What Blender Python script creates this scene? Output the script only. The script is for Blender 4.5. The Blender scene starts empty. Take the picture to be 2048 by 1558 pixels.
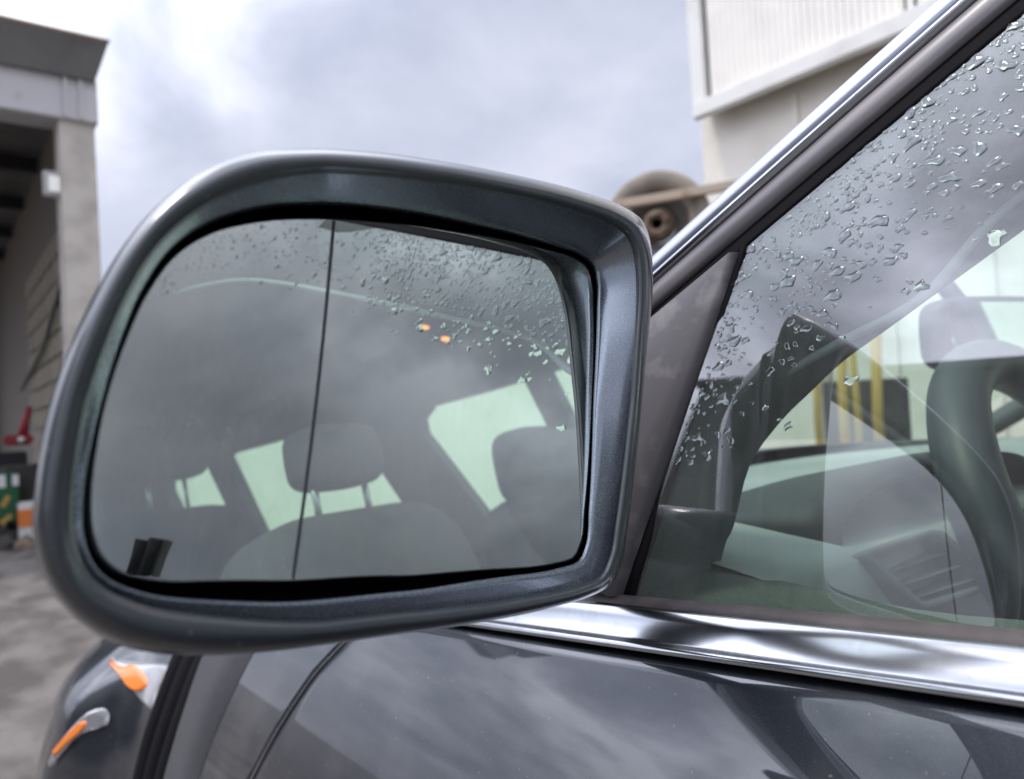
import bpy, math, random
import numpy as np
from mathutils import Vector as V, Matrix
random.seed(7)
sc = bpy.context.scene
col = sc.collection
# ------------------------------------------------------------------ camera
FPX = 26 / 36 * 2048
PSI, PIT, ROL = map(math.radians, (38, 1.1, 3.2))
CAM = V((-.33, 0, 1.20))
fw = V((math.sin(PSI) * math.cos(PIT), math.cos(PSI) * math.cos(PIT), math.sin(PIT)))
r0 = V((math.cos(PSI), -math.sin(PSI), 0))
u0 = r0.cross(fw)
up = math.cos(ROL) * u0 + math.sin(ROL) * r0
rt = math.cos(ROL) * r0 - math.sin(ROL) * u0
cd = bpy.data.cameras.new('camera')
cam = bpy.data.objects.new('camera', cd)
col.objects.link(cam)
cam.matrix_world = Matrix(((rt.x, up.x, -fw.x, CAM.x), (rt.y, up.y, -fw.y, CAM.y), (rt.z, up.z, -fw.z, CAM.z), (0, 0, 0, 1)))
cd.sensor_width = 36
cd.lens = 26
cd.clip_start = .01
cd.clip_end = 2000
cd.dof.use_dof = True
cd.dof.focus_distance = .385
cd.dof.aperture_fstop = 8.0
sc.camera = cam
# ------------------------------------------------------------------ sky, sun, exposure
SUN_AZ, SUN_EL = math.radians(300), math.radians(66)      # compass heading the light comes from (0 = +Y, 90 = +X)
sun_dir = V((math.sin(SUN_AZ) * math.cos(SUN_EL), math.cos(SUN_AZ) * math.cos(SUN_EL), math.sin(SUN_EL)))
w = bpy.data.worlds.new('World')
sc.world = w
w.use_nodes = True
nt = w.node_tree
nt.nodes.clear()
def N(t, **k):
    n = nt.nodes.new(t)
    for a, b in k.items():
        setattr(n, a, b)
    return n
def L(a, b):
    nt.links.new(a, b)
sky = N('ShaderNodeTexSky', sky_type='NISHITA', sun_disc=False, sun_elevation=SUN_EL, sun_rotation=SUN_AZ)
sk = N('ShaderNodeMixRGB', blend_type='MULTIPLY')
sk.inputs[0].default_value = 1
sk.inputs[2].default_value = (.085, .085, .085, 1)
L(sky.outputs[0], sk.inputs[1])
tc = N('ShaderNodeTexCoord')
sep = N('ShaderNodeSeparateXYZ')
L(tc.outputs['Generated'], sep.inputs[0])
za = N('ShaderNodeMath', operation='ABSOLUTE')
L(sep.outputs[2], za.inputs[0])
zp = N('ShaderNodeMath', operation='ADD')
zp.inputs[1].default_value = .35
L(za.outputs[0], zp.inputs[0])
dv = N('ShaderNodeVectorMath', operation='DIVIDE')
L(tc.outputs['Generated'], dv.inputs[0])
cz = N('ShaderNodeCombineXYZ')
for i in range(3):
    L(zp.outputs[0], cz.inputs[i])
L(cz.outputs[0], dv.inputs[1])
n1 = N('ShaderNodeTexNoise')
n1.inputs['Scale'].default_value = 2.3
n1.inputs['Detail'].default_value = 7
n1.inputs['Roughness'].default_value = .52
n1.inputs['Distortion'].default_value = .3
L(dv.outputs[0], n1.inputs['Vector'])
n2 = N('ShaderNodeTexNoise')
n2.inputs['Scale'].default_value = 1.1
n2.inputs['Detail'].default_value = 4
mp = N('ShaderNodeMapping')
mp.inputs['Location'].default_value = (3.1, 1.7, .4)
L(dv.outputs[0], mp.inputs[0])
L(mp.outputs[0], n2.inputs['Vector'])
cov = N('ShaderNodeMapRange')
cov.inputs[1].default_value, cov.inputs[2].default_value = .34, .60
L(n1.outputs[0], cov.inputs[0])
shade = N('ShaderNodeValToRGB')
shade.color_ramp.elements[0].position = .30
shade.color_ramp.elements[0].color = (.73, .765, .92, 1)
shade.color_ramp.elements[1].position = .66
shade.color_ramp.elements[1].color = (.85, .88, 1.0, 1)
e = shade.color_ramp.elements.new(.48)
e.color = (.78, .815, .965, 1)
L(n2.outputs[0], shade.inputs[0])
# clouds are brighter on the side the sun stands
dt = N('ShaderNodeVectorMath', operation='DOT_PRODUCT')
dt.inputs[1].default_value = sun_dir
L(tc.outputs['Generated'], dt.inputs[0])
br = N('ShaderNodeMapRange', interpolation_type='SMOOTHSTEP')
br.inputs[1].default_value, br.inputs[2].default_value = .33, .96
br.inputs[3].default_value, br.inputs[4].default_value = 0, 2.5
L(dt.outputs['Value'], br.inputs[0])
thick = N('ShaderNodeMapRange', interpolation_type='SMOOTHSTEP')      # thin cloud lets more sunlight through than thick cloud
thick.inputs[1].default_value, thick.inputs[2].default_value = .36, .66
thick.inputs[3].default_value, thick.inputs[4].default_value = .62, 1.75
L(n1.outputs[0], thick.inputs[0])
gw = N('ShaderNodeMath', operation='MULTIPLY_ADD')
gw.inputs[2].default_value = .97
L(br.outputs[0], gw.inputs[0])
L(thick.outputs[0], gw.inputs[1])
br = gw
cb = N('ShaderNodeVectorMath', operation='SCALE')
L(shade.outputs[0], cb.inputs[0])
L(br.outputs[0], cb.inputs[3])
mx = N('ShaderNodeMixRGB')
L(cov.outputs[0], mx.inputs[0])
blu = N('ShaderNodeMixRGB')
blu.inputs[0].default_value = .75
blu.inputs[2].default_value = (.69, .735, .91, 1)
L(sk.outputs[0], blu.inputs[1])
bs = N('ShaderNodeVectorMath', operation='SCALE')
L(blu.outputs[0], bs.inputs[0])
bq = N('ShaderNodeMath', operation='POWER')
bq.inputs[1].default_value = .6
L(br.outputs[0], bq.inputs[0])
L(bq.outputs[0], bs.inputs[3])
L(bs.outputs[0], mx.inputs[1])
L(cb.outputs[0], mx.inputs[2])
bg = N('ShaderNodeBackground')
L(mx.outputs[0], bg.inputs[0])
bg.inputs[1].default_value = 1.0
wo = N('ShaderNodeOutputWorld')
L(bg.outputs[0], wo.inputs[0])
sd = bpy.data.lights.new('sun', 'SUN')
sd.energy = 2.0
sd.angle = math.radians(12)
sd.color = (1, .95, .88)
so = bpy.data.objects.new('sun', sd)
col.objects.link(so)
so.rotation_euler = (-sun_dir).to_track_quat('-Z', 'Y').to_euler()
sc.view_settings.view_transform = 'Standard'
sc.view_settings.look = 'None'
sc.view_settings.exposure = 0
sc.view_settings.gamma = 1
sc.view_settings.use_curve_mapping = False
cy = sc.cycles
cy.use_denoising = True
cy.max_bounces = 10
cy.glossy_bounces = 6
cy.transmission_bounces = 8
cy.transparent_max_bounces = 24
cy.caustics_reflective = False
cy.caustics_refractive = False
cy.sample_clamp_indirect = 6
# ------------------------------------------------------------------ picture <-> place
def ray(x, y):
    return (fw + rt * ((x - 1024) / FPX) - up * ((y - 779) / FPX)).normalized()
def at(x, y, z):
    return CAM + (fw + rt * ((x - 1024) / FPX) - up * ((y - 779) / FPX)) * z
def gx(z):
    h = z - 1.08
    return .245 * h + .20 * h * h
def on_glass(x, y, off=0.):
    d = ray(x, y)
    t = .3
    for _ in range(60):
        p = CAM + d * t
        t += (gx(p.z) + off - p.x) / max(d.x, .2) * .8
    return CAM + d * t
def gnorm(z):
    s = .245 + .40 * (z - 1.08)
    return V((-1, 0, s)).normalized()
def on_x(x, y, X):
    d = ray(x, y)
    return CAM + d * ((X - CAM.x) / d.x)
def on_z(x, y, Z):
    d = ray(x, y)
    return CAM + d * ((Z - CAM.z) / d.z)
# ------------------------------------------------------------------ materials
MAT = {}
def mat(name, base=(.5, .5, .5), rough=.5, metal=0., coat=0., coat_rough=.03, spec=.5, noise=None, bump=None, emit=None, dust=None):
    m = bpy.data.materials.new(name)
    m.use_nodes = True
    t = m.node_tree
    b = t.nodes['Principled BSDF']
    b.inputs['Base Color'].default_value = (*base, 1)
    b.inputs['Roughness'].default_value = rough
    b.inputs['Metallic'].default_value = metal
    b.inputs['Coat Weight'].default_value = coat
    b.inputs['Coat Roughness'].default_value = coat_rough
    b.inputs['Coat IOR'].default_value = 1.75
    b.inputs['Specular IOR Level'].default_value = spec
    co = t.nodes.new('ShaderNodeTexCoord')
    if noise:   # (scale, second colour, lo, hi[, stretch])
        n = t.nodes.new('ShaderNodeTexNoise')
        n.inputs['Scale'].default_value = noise[0]
        n.inputs['Detail'].default_value = 6
        src = co.outputs['Object']
        if len(noise) > 4:
            mpn = t.nodes.new('ShaderNodeMapping')
            mpn.inputs['Scale'].default_value = noise[4]
            t.links.new(src, mpn.inputs[0])
            src = mpn.outputs[0]
        t.links.new(src, n.inputs['Vector'])
        r = t.nodes.new('ShaderNodeMapRange')
        r.inputs[1].default_value, r.inputs[2].default_value = noise[2], noise[3]
        t.links.new(n.outputs[0], r.inputs[0])
        mx = t.nodes.new('ShaderNodeMixRGB')
        mx.inputs[1].default_value = (*base, 1)
        mx.inputs[2].default_value = (*noise[1], 1)
        t.links.new(r.outputs[0], mx.inputs[0])
        t.links.new(mx.outputs[0], b.inputs['Base Color'])
        rr = t.nodes.new('ShaderNodeMapRange')
        rr.inputs[3].default_value, rr.inputs[4].default_value = rough, min(1, rough * 1.25)
        t.links.new(r.outputs[0], rr.inputs[0])
        t.links.new(rr.outputs[0], b.inputs['Roughness'])
    if bump:    # (scale, strength, distance)
        n = t.nodes.new('ShaderNodeTexNoise')
        n.inputs['Scale'].default_value = bump[0]
        n.inputs['Detail'].default_value = 3
        t.links.new(co.outputs['Object'], n.inputs['Vector'])
        bp = t.nodes.new('ShaderNodeBump')
        bp.inputs['Strength'].default_value = bump[1]
        bp.inputs['Distance'].default_value = bump[2]
        t.links.new(n.outputs[0], bp.inputs['Height'])
        t.links.new(bp.outputs[0], b.inputs['Normal'])
    if dust:    # (scale, lo, hi, amount): settled dust and dried specks
        dn = t.nodes.new('ShaderNodeTexNoise')
        dn.inputs['Scale'].default_value = dust[0]
        dn.inputs['Detail'].default_value = 3
        t.links.new(co.outputs['Object'], dn.inputs['Vector'])
        dr = t.nodes.new('ShaderNodeMapRange')
        dr.inputs[1].default_value, dr.inputs[2].default_value = dust[1], dust[2]
        dr.inputs[4].default_value = dust[3]
        t.links.new(dn.outputs[0], dr.inputs[0])
        dl = t.nodes.new('ShaderNodeTexNoise')
        dl.inputs['Scale'].default_value = 14
        dl.inputs['Detail'].default_value = 5
        t.links.new(co.outputs['Object'], dl.inputs['Vector'])
        da = t.nodes.new('ShaderNodeMapRange')
        da.inputs[1].default_value, da.inputs[2].default_value = .45, .75
        da.inputs[4].default_value = dust[3] * .16
        t.links.new(dl.outputs[0], da.inputs[0])
        ds = t.nodes.new('ShaderNodeMath')
        ds.operation = 'ADD'
        t.links.new(dr.outputs[0], ds.inputs[0])
        t.links.new(da.outputs[0], ds.inputs[1])
        db = t.nodes.new('ShaderNodeBsdfDiffuse')
        db.inputs[0].default_value = (.42, .40, .38, 1)
        dm = t.nodes.new('ShaderNodeMixShader')
        t.links.new(ds.outputs[0], dm.inputs[0])
        t.links.new(b.outputs[0], dm.inputs[1])
        t.links.new(db.outputs[0], dm.inputs[2])
        t.links.new(dm.outputs[0], t.nodes['Material Output'].inputs[0])
    if emit:
        b.inputs['Emission Color'].default_value = (*emit[0], 1)
        b.inputs['Emission Strength'].default_value = emit[1]
    MAT[name] = m
    return m
mat('paint', (.019, .023, .032), .34, .55, 1., .015, noise=(2600, (.06, .072, .092), .52, .74), dust=(330, .70, .76, .45))
mat('paint_dusty', (.22, .25, .29), .27, .85, .4, .05, noise=(2600, (.42, .47, .53), .50, .72), dust=(420, .70, .78, .3))
mat('lip_plastic', (.019, .025, .030), .40, .2, .9, .14, noise=(420, (.045, .05, .054), .60, .80), dust=(420, .70, .78, .3))
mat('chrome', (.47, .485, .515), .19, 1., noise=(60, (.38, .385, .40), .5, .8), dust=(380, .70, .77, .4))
mat('satin_frame', (.13, .122, .126), .38, .3, .3, .2, noise=(30, (.17, .155, .155), .4, .7, (1, .15, 1)))
mat('satin_alloy', (.40, .42, .50), .36, 1.)
mat('rubber', (.006, .006, .007), .8, spec=.12)
mat('rubber_belt', (.055, .046, .045), .6, noise=(45, (.10, .085, .08), .45, .7), bump=(700, .25, .0003))
mat('sail_plastic', (.082, .076, .079), .5, noise=(38, (.17, .158, .158), .55, .70), bump=(900, .25, .0003))
mat('black_gap', (.004, .004, .005), .8, spec=.1)
mat('mirror', (.82, .87, .82), .0, 1.)
mat('etched_line', (.05, .06, .065), .5)
mat('trim_dark', (.030, .034, .034), .7, bump=(1400, .5, .0005))
mat('trim_grey', (.085, .096, .092), .75, noise=(900, (.12, .135, .13), .4, .6))
mat('door_cloth', (.085, .09, .078), .85, noise=(900, (.13, .138, .118), .4, .6))
mat('dash_grey', (.23, .245, .23), .62, noise=(6, (.28, .295, .28), .4, .65))
mat('dash_dark', (.022, .023, .024), .6, bump=(1100, .3, .0004))
mat('wheel_leather', (.022, .028, .031), .48, bump=(1500, .1, .0002))
mat('seat_cloth', (.035, .037, .038), .9, noise=(300, (.05, .052, .053), .4, .6))
mat('headliner', (.10, .10, .10), .95)
mat('seal_pale', (.30, .32, .31), .7)
mat('steel', (.6, .6, .62), .2, 1.)
mat('concrete', (.66, .62, .56), .9, noise=(3.5, (.50, .465, .42), .45, .7), bump=(40, .4, .004))
mat('block', (.40, .355, .285), .95, noise=(4, (.22, .195, .155), .4, .7), bump=(60, .6, .004))
mat('mortar', (.24, .22, .19), 1.)
mat('beam_paint', (.62, .62, .64), .6, noise=(2.5, (.36, .27, .17), .62, .75))
mat('eave_metal', (.22, .22, .22), .6, noise=(2, (.16, .155, .15), .4, .7))
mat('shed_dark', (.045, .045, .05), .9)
mat('rust_edge', (.42, .30, .18), .8)
mat('cladding', (.84, .80, .73), .55, noise=(1.2, (.74, .715, .665), .45, .75))
mat('flashing', (.72, .705, .66), .5, noise=(2, (.60, .585, .54), .5, .75))
mat('render_wall', (.80, .755, .66), .85, noise=(1.3, (.68, .63, .53), .5, .8))
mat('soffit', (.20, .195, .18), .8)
mat('tyre', (.22, .195, .165), .9, noise=(4, (.33, .28, .22), .4, .7))
mat('tyre_wall', (.13, .115, .10), .9)
mat('rusty_hub', (.26, .20, .15), .7, .3, noise=(8, (.15, .10, .07), .4, .65))
mat('frame_beige', (.55, .45, .34), .6, noise=(5, (.40, .26, .15), .55, .75))
mat('yard', (.070, .062, .055), .9, noise=(3.5, (.155, .14, .125), .40, .62, (1, .55, 1)), bump=(18, .5, .02))
mat('hose_green', (.02, .06, .035), .6)
mat('blue_dark', (.012, .03, .075), .5)
mat('red_paint', (.26, .015, .025), .5)
mat('green_paint', (.012, .10, .04), .6)
mat('white_paint', (.75, .75, .74), .5)
mat('blue_paint', (.03, .12, .35), .5)
mat('orange_paint', (.80, .22, .045), .45)
mat('yellow_paint', (.48, .31, .07), .6)
mat('grime', (.06, .055, .05), .9)
mat('lamp_glass', (.75, .78, .76), .15, 0, .5, emit=((1, 1, .92), .25))
mat('lamp_warm', (.8, .4, .15), .3, emit=((1, .30, .05), 2.6))
mat('lamp_body', (.50, .50, .49), .5)
mat('brushed', (.075, .075, .08), .5, .4, noise=(900, (.11, .11, .115), .4, .6, (.02, 1, 1)))
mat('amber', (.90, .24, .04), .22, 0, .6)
mat('patch_silver', (.55, .54, .55), .22, .7, .6)
_t = MAT['mirror'].node_tree
_b = _t.nodes['Principled BSDF']
_o = _t.nodes['Material Output']
_d = _t.nodes.new('ShaderNodeBsdfDiffuse')
_d.inputs[0].default_value = (.75, .75, .72, 1)
_mx = _t.nodes.new('ShaderNodeMixShader')
_co = _t.nodes.new('ShaderNodeTexCoord')
_n = _t.nodes.new('ShaderNodeTexNoise')
_n.inputs['Scale'].default_value = 900
_n.inputs['Detail'].default_value = 2
_t.links.new(_co.outputs['Object'], _n.inputs['Vector'])
_n2 = _t.nodes.new('ShaderNodeTexNoise')
_n2.inputs['Scale'].default_value = 38
_n2.inputs['Detail'].default_value = 2
_t.links.new(_co.outputs['Object'], _n2.inputs['Vector'])
_r = _t.nodes.new('ShaderNodeMapRange')
_r.inputs[1].default_value, _r.inputs[2].default_value = .60, .74
_r.inputs[4].default_value = .35
_t.links.new(_n.outputs[0], _r.inputs[0])
_r2 = _t.nodes.new('ShaderNodeMapRange')
_r2.inputs[1].default_value, _r2.inputs[2].default_value = .60, .70
_t.links.new(_n2.outputs[0], _r2.inputs[0])
_mu = _t.nodes.new('ShaderNodeMath')
_mu.operation = 'MULTIPLY_ADD'
_mu.inputs[2].default_value = .012
_t.links.new(_r.outputs[0], _mu.inputs[0])
_t.links.new(_r2.outputs[0], _mu.inputs[1])
_t.links.new(_mu.outputs[0], _mx.inputs[0])
_t.links.new(_b.outputs[0], _mx.inputs[1])
_t.links.new(_d.outputs[0], _mx.inputs[2])
_t.links.new(_mx.outputs[0], _o.inputs[0])
def glass_mat(name, tint, ior, dirt):
    m = bpy.data.materials.new(name)
    m.use_nodes = True
    t = m.node_tree
    t.nodes.clear()
    def n(k):
        return t.nodes.new(k)
    out = n('ShaderNodeOutputMaterial')
    geo = n('ShaderNodeNewGeometry')
    fr = n('ShaderNodeFresnel')
    mi = n('ShaderNodeMapRange')
    mi.inputs[3].default_value, mi.inputs[4].default_value = ior, 1 / ior
    t.links.new(geo.outputs['Backfacing'], mi.inputs[0])
    t.links.new(mi.outputs[0], fr.inputs['IOR'])
    tr = n('ShaderNodeBsdfTransparent')
    tr.inputs[0].default_value = (*tint, 1)
    gl = n('ShaderNodeBsdfGlossy')
    gl.inputs['Roughness'].default_value = 0
    gl.inputs[0].default_value = (.98, .98, 1, 1)
    m1 = n('ShaderNodeMixShader')
    t.links.new(fr.outputs[0], m1.inputs[0])
    t.links.new(tr.outputs[0], m1.inputs[1])
    t.links.new(gl.outputs[0], m1.inputs[2])
    co = n('ShaderNodeTexCoord')
    mpn = n('ShaderNodeMapping')
    mpn.inputs['Scale'].default_value = (1, 1, .08)
    mpn.inputs['Rotation'].default_value = (.12, 0, 0)
    t.links.new(co.outputs['Object'], mpn.inputs[0])
    no = n('ShaderNodeTexNoise')
    no.inputs['Scale'].default_value = 160
    no.inputs['Detail'].default_value = 4
    t.links.new(mpn.outputs[0], no.inputs['Vector'])
    nb = n('ShaderNodeTexNoise')
    nb.inputs['Scale'].default_value = 9
    nb.inputs['Detail'].default_value = 5
    t.links.new(co.outputs['Object'], nb.inputs['Vector'])
    mu = n('ShaderNodeMath')
    mu.operation = 'MULTIPLY'
    t.links.new(no.outputs[0], mu.inputs[0])
    t.links.new(nb.outputs[0], mu.inputs[1])
    r = n('ShaderNodeMapRange')
    r.inputs[1].default_value, r.inputs[2].default_value = .12, .45
    r.inputs[3].default_value, r.inputs[4].default_value = dirt * .35, dirt
    t.links.new(mu.outputs[0], r.inputs[0])
    df = n('ShaderNodeBsdfDiffuse')
    df.inputs[0].default_value = (.55, .54, .52, 1)
    m2 = n('ShaderNodeMixShader')
    t.links.new(r.outputs[0], m2.inputs[0])
    t.links.new(m1.outputs[0], m2.inputs[1])
    t.links.new(df.outputs[0], m2.inputs[2])
    t.links.new(m2.outputs[0], out.inputs[0])
    MAT[name] = m
glass_mat('window_glass', (.80, .94, .86), 2.2, .07)
glass_mat('clear_glass', (.87, .97, .91), 1.45, .02)
m = bpy.data.materials.new('water')
m.use_nodes = True
b = m.node_tree.nodes['Principled BSDF']
b.inputs['Base Color'].default_value = (.93, 1, .97, 1)
b.inputs['Roughness'].default_value = 0
b.inputs['IOR'].default_value = 1.33
b.inputs['Transmission Weight'].default_value = 1
MAT['water'] = m
# ------------------------------------------------------------------ builders
def link(name, me, m, parent=None, label=None, cat=None, group=None, kind=None):
    o = bpy.data.objects.new(name, me)
    if m is not None and len(me.materials) == 0:
        me.materials.append(MAT[m])
    col.objects.link(o)
    if parent is not None:
        o.parent = parent
        o.matrix_parent_inverse = parent.matrix_basis.inverted()
    for k, v in (('label', label), ('category', cat), ('group', group), ('kind', kind)):
        if v:
            o[k] = v
    return o
def mesh(name, vs, fs, smooth=True):
    me = bpy.data.meshes.new(name)
    me.from_pydata([tuple(v) for v in vs], [], fs)
    me.update()
    if smooth:
        me.shade_smooth()
    return me
def mk(name, vs, fs, m, parent=None, smooth=True, **k):
    return link(name, mesh(name, vs, fs, smooth), m, parent, **k)
def empty(name, loc, label, cat, group=None):
    o = bpy.data.objects.new(name, None)
    col.objects.link(o)
    o.location = loc
    o.empty_display_size = .1
    o['label'], o['category'] = label, cat
    if group:
        o['group'] = group
    bpy.context.view_layer.update()
    return o
def grid(name, rows, m, parent=None, closed=False, smooth=True, **k):
    nu, nv = len(rows), len(rows[0])
    vs = [p for r in rows for p in r]
    fs = []
    for i in range(nu - 1):
        for j in range(nv if closed else nv - 1):
            j2 = (j + 1) % nv
            fs.append((i * nv + j, i * nv + j2, (i + 1) * nv + j2, (i + 1) * nv + j))
    return mk(name, vs, fs, m, parent, smooth, **k)
def flip(o):
    o.data.flip_normals()
    return o
def boxmesh(name, c, s, bev=0.):
    import bmesh
    bm = bmesh.new()
    bmesh.ops.create_cube(bm, size=1)
    for v in bm.verts:
        v.co = V((v.co.x * s[0], v.co.y * s[1], v.co.z * s[2])) + V(c)
    if bev:
        bmesh.ops.bevel(bm, geom=bm.edges[:], offset=bev, segments=2, affect='EDGES')
    me = bpy.data.meshes.new(name)
    bm.to_mesh(me)
    bm.free()
    return me
def box(name, c, s, m, parent=None, bev=0., rot=None, **k):
    me = boxmesh(name, (0, 0, 0) if rot else c, s, bev)
    if rot:
        me.transform(Matrix.Translation(c) @ rot.to_4x4())
    return link(name, me, m, parent, **k)
def tube(name, pts, rad, m, parent=None, seg=12, closed=False, **k):
    pts = [V(p) for p in pts]
    n = len(pts)
    rows = []
    prev = None
    for i, p in enumerate(pts):
        a = pts[(i - 1) % n] if (closed or i > 0) else p
        c = pts[(i + 1) % n] if (closed or i < n - 1) else p
        t = (c - a).normalized()
        x = t.cross(prev if prev is not None else (V((0, 0, 1)) if abs(t.z) < .9 else V((1, 0, 0))))
        x.normalize()
        y = x.cross(t).normalized()
        prev = y
        rr = rad[i] if isinstance(rad, (list, tuple)) else rad
        rows.append([p + (x * math.cos(2 * math.pi * j / seg) + y * math.sin(2 * math.pi * j / seg)) * rr for j in range(seg)])
    vs = [p for r in rows for p in r]
    fs = []
    for i in range(n if closed else n - 1):
        i2 = (i + 1) % n
        for j in range(seg):
            j2 = (j + 1) % seg
            fs.append((i * seg + j, i * seg + j2, i2 * seg + j2, i2 * seg + j))
    if not closed:
        fs.append(tuple(range(seg))[::-1])
        fs.append(tuple((n - 1) * seg + j for j in range(seg)))
    return mk(name, vs, fs, m, parent, **k)
def catmull(pts, n, closed=False):
    P = [V(p) for p in pts]
    out = []
    k = len(P)
    m = k if closed else k - 1
    for i in range(n):
        s = i / (n if closed else n - 1) * m
        a = min(int(s), m - 1)
        t = s - a
        g = (lambda q: P[q % k]) if closed else (lambda q: P[max(0, min(k - 1, q))])
        p0, p1, p2, p3 = g(a - 1), g(a), g(a + 1), g(a + 2)
        out.append(.5 * ((2 * p1) + (p2 - p0) * t + (2 * p0 - 5 * p1 + 4 * p2 - p3) * t * t + (3 * p1 - p0 - 3 * p2 + p3) * t ** 3))
    return out
def slab(name, poly, fx, th, m, parent=None, **k):
    """polygon in (y,z) laid on the surface x=fx(z), th thick towards +x (th<0: towards -x)"""
    n = len(poly)
    a = [V((fx(z), y, z)) for y, z in poly]
    b_ = [p + V((th, 0, 0)) for p in a]
    fs = [tuple(range(n)), tuple(range(2 * n - 1, n - 1, -1))]
    fs += [(i, i + n, (i + 1) % n + n, (i + 1) % n) for i in range(n)]
    o = mk(name, a + b_, fs, m, parent, smooth=False, **k)
    import bmesh
    bm = bmesh.new()
    bm.from_mesh(o.data)
    bmesh.ops.recalc_face_normals(bm, faces=bm.faces[:])
    bm.to_mesh(o.data)
    bm.free()
    return o
def rbox(name, c, s, m, parent, e=.35, n=28, rot=None):
    rows = []
    rot = rot or Matrix.Identity(3)
    for i in range(15):
        ph = -math.pi / 2 + math.pi * i / 14
        r = []
        for j in range(n):
            th = 2 * math.pi * j / n
            f_ = lambda v: math.copysign(abs(v) ** e, v)
            r.append(V(c) + rot @ V((s[0] / 2 * f_(math.cos(ph)) * f_(math.cos(th)), s[1] / 2 * f_(math.cos(ph)) * f_(math.sin(th)), s[2] / 2 * f_(math.sin(ph)))))
        rows.append(r)
    return grid(name, rows, m, parent, True)
def sstep(a, b_, x):
    t = max(0., min(1., (x - a) / (b_ - a)))
    return t * t * (3 - 2 * t)
# ================================================================== THE YARD
mk('ground', [(-150, -150, 0), (150, -150, 0), (150, 150, 0), (-150, 150, 0)], [(0, 1, 2, 3)], 'yard', smooth=False, kind='structure')
# --- shed with the dark open front
pc = at(165, 640, 7.9)
SX, SY = pc.x, pc.y                      # foot of the concrete column
shed = empty('open_shed', (SX, SY, 0), 'dark open-fronted shed with sloping metal eave and block side wall', 'shed')
hz = lambda y, z=7.9: at(165, y, z).z
ztop = hz(170)
box('column', (SX, SY, (ztop - .35) / 2), (.34, .36, ztop - .35), 'concrete', shed, .015)
lt = ztop - .02
box('lintel', (SX - 2.35, SY - .02, lt - .18), (5.1, .42, .46), 'beam_paint', shed, .01)
for dx in (-.10, .04):
    box('stiffener', (SX + dx, SY - .24, lt - .18), (.03, .05, .44), 'beam_paint', shed)
# eave: a folded sheet that leans out over the lintel
x1 = SX + .17
prof = [(.10, lt + .06), (-.10, lt + .06), (-.30, lt + .38), (-.34, lt + .37), (-.12, lt + .02), (.10, lt + .02)]
vs = [V((x, SY - .18 + a, b_)) for x in (SX - 5, x1) for a, b_ in prof]
# right end leans: the top corner reaches further out
for v in vs[6:]:
    v.x += (v.z - lt) * .30
fs = [(i, (i + 1) % 6, (i + 1) % 6 + 6, i + 6) for i in range(6)] + [tuple(range(6)), tuple(range(11, 5, -1))]
mk('eave_sheet', vs, fs, 'eave_metal', shed, smooth=False)
tube('gutter_edge', [(SX - 5, SY - .51, lt + .38), (x1 + .12, SY - .51, lt + .38)], .018, 'rust_edge', shed)
mk('roof', [(SX - 5, SY - .2, lt + .3), (x1, SY - .2, lt + .3), (x1, SY + 16, lt + .31), (SX - 5, SY + 16, lt + .31)], [(0, 1, 2, 3)], 'eave_metal', shed, smooth=False)
for k in range(5):
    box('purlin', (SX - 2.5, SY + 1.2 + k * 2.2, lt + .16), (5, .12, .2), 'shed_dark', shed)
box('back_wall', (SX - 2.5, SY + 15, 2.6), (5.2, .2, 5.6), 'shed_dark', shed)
sw = box('side_wall', (SX + .10, SY + 7.6, (lt + .26) / 2), (.14, 14.8, lt + .26), 'mortar', shed)
bmsh = boxmesh('block', (0, 0, 0), (.10, .58, .28), .012)
bmsh.materials.append(MAT['block'])
for r in range(12):
    for c in range(8):
        o = link('block', bmsh, None, sw)
        o.matrix_parent_inverse = Matrix()
        o.location = V((SX + .005 - random.random() * .008, SY + .55 + c * .6 + (r % 2) * .3, .16 + r * .30))
tube('wall_pipe', [(SX - .10, SY + .4, 2.9), (SX - .10, SY + 2.6, 2.3), (SX - .10, SY + 6, 1.9)], .022, 'hose_green', shed)
# floodlight fixed on the column
p = at(113, 370, 7.75)
fl = empty('floodlight', p, 'square white floodlight fixed beside the concrete column of the shed', 'floodlight')
box('housing', p, (.25, .10, .26), 'lamp_body', fl, .012)
box('lens', p + V((0, -.055, -.005)), (.15, .02, .16), 'lamp_glass', fl, .004)
box('bracket', p + V((.13, .05, 0)), (.10, .04, .08), 'lamp_body', fl)
# --- clutter in the shed mouth
p = at(36, 880, 8.6)
rj = empty('red_machine', (p.x, p.y, 0), 'red workshop machine with an upright lever in the shed mouth', 'machine')
box('stand', (p.x, p.y, p.z / 2 - .15), (.3, .3, p.z - .3), 'grime', rj, .02)
box('body', (p.x, p.y, p.z), (.30, .24, .12), 'red_paint', rj, .03)
tube('lever', [(p.x + .04, p.y, p.z), (p.x + .08, p.y, p.z + .22), (p.x + .13, p.y, p.z + .38)], [.06, .045, .03], 'red_paint', rj)
tube('knob', [(p.x + .02, p.y - .13, p.z + .005), (p.x + .02, p.y - .17, p.z + .005)], .035, 'white_paint', rj)
p = at(14, 990, 8.3)
gc = empty('green_cabinet', (p.x, p.y, 0), 'green steel cabinet with white and yellow stickers in the shed mouth', 'cabinet')
h = at(14, 945, 8.3).z
box('body', (p.x - .18, p.y, .2 + h / 2 - .1), (.56, .4, h - .2), 'green_paint', gc, .015)
box('plinth', (p.x - .18, p.y, .05), (.5, .36, .1), 'grime', gc)
box('sticker', (p.x - .08, p.y - .205, at(8, 960, 8.3).z), (.12, .006, .14), 'white_paint', gc)
box('sticker', (p.x + .07, p.y - .205, at(8, 960, 8.3).z), (.06, .006, .12), 'white_paint', gc)
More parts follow.
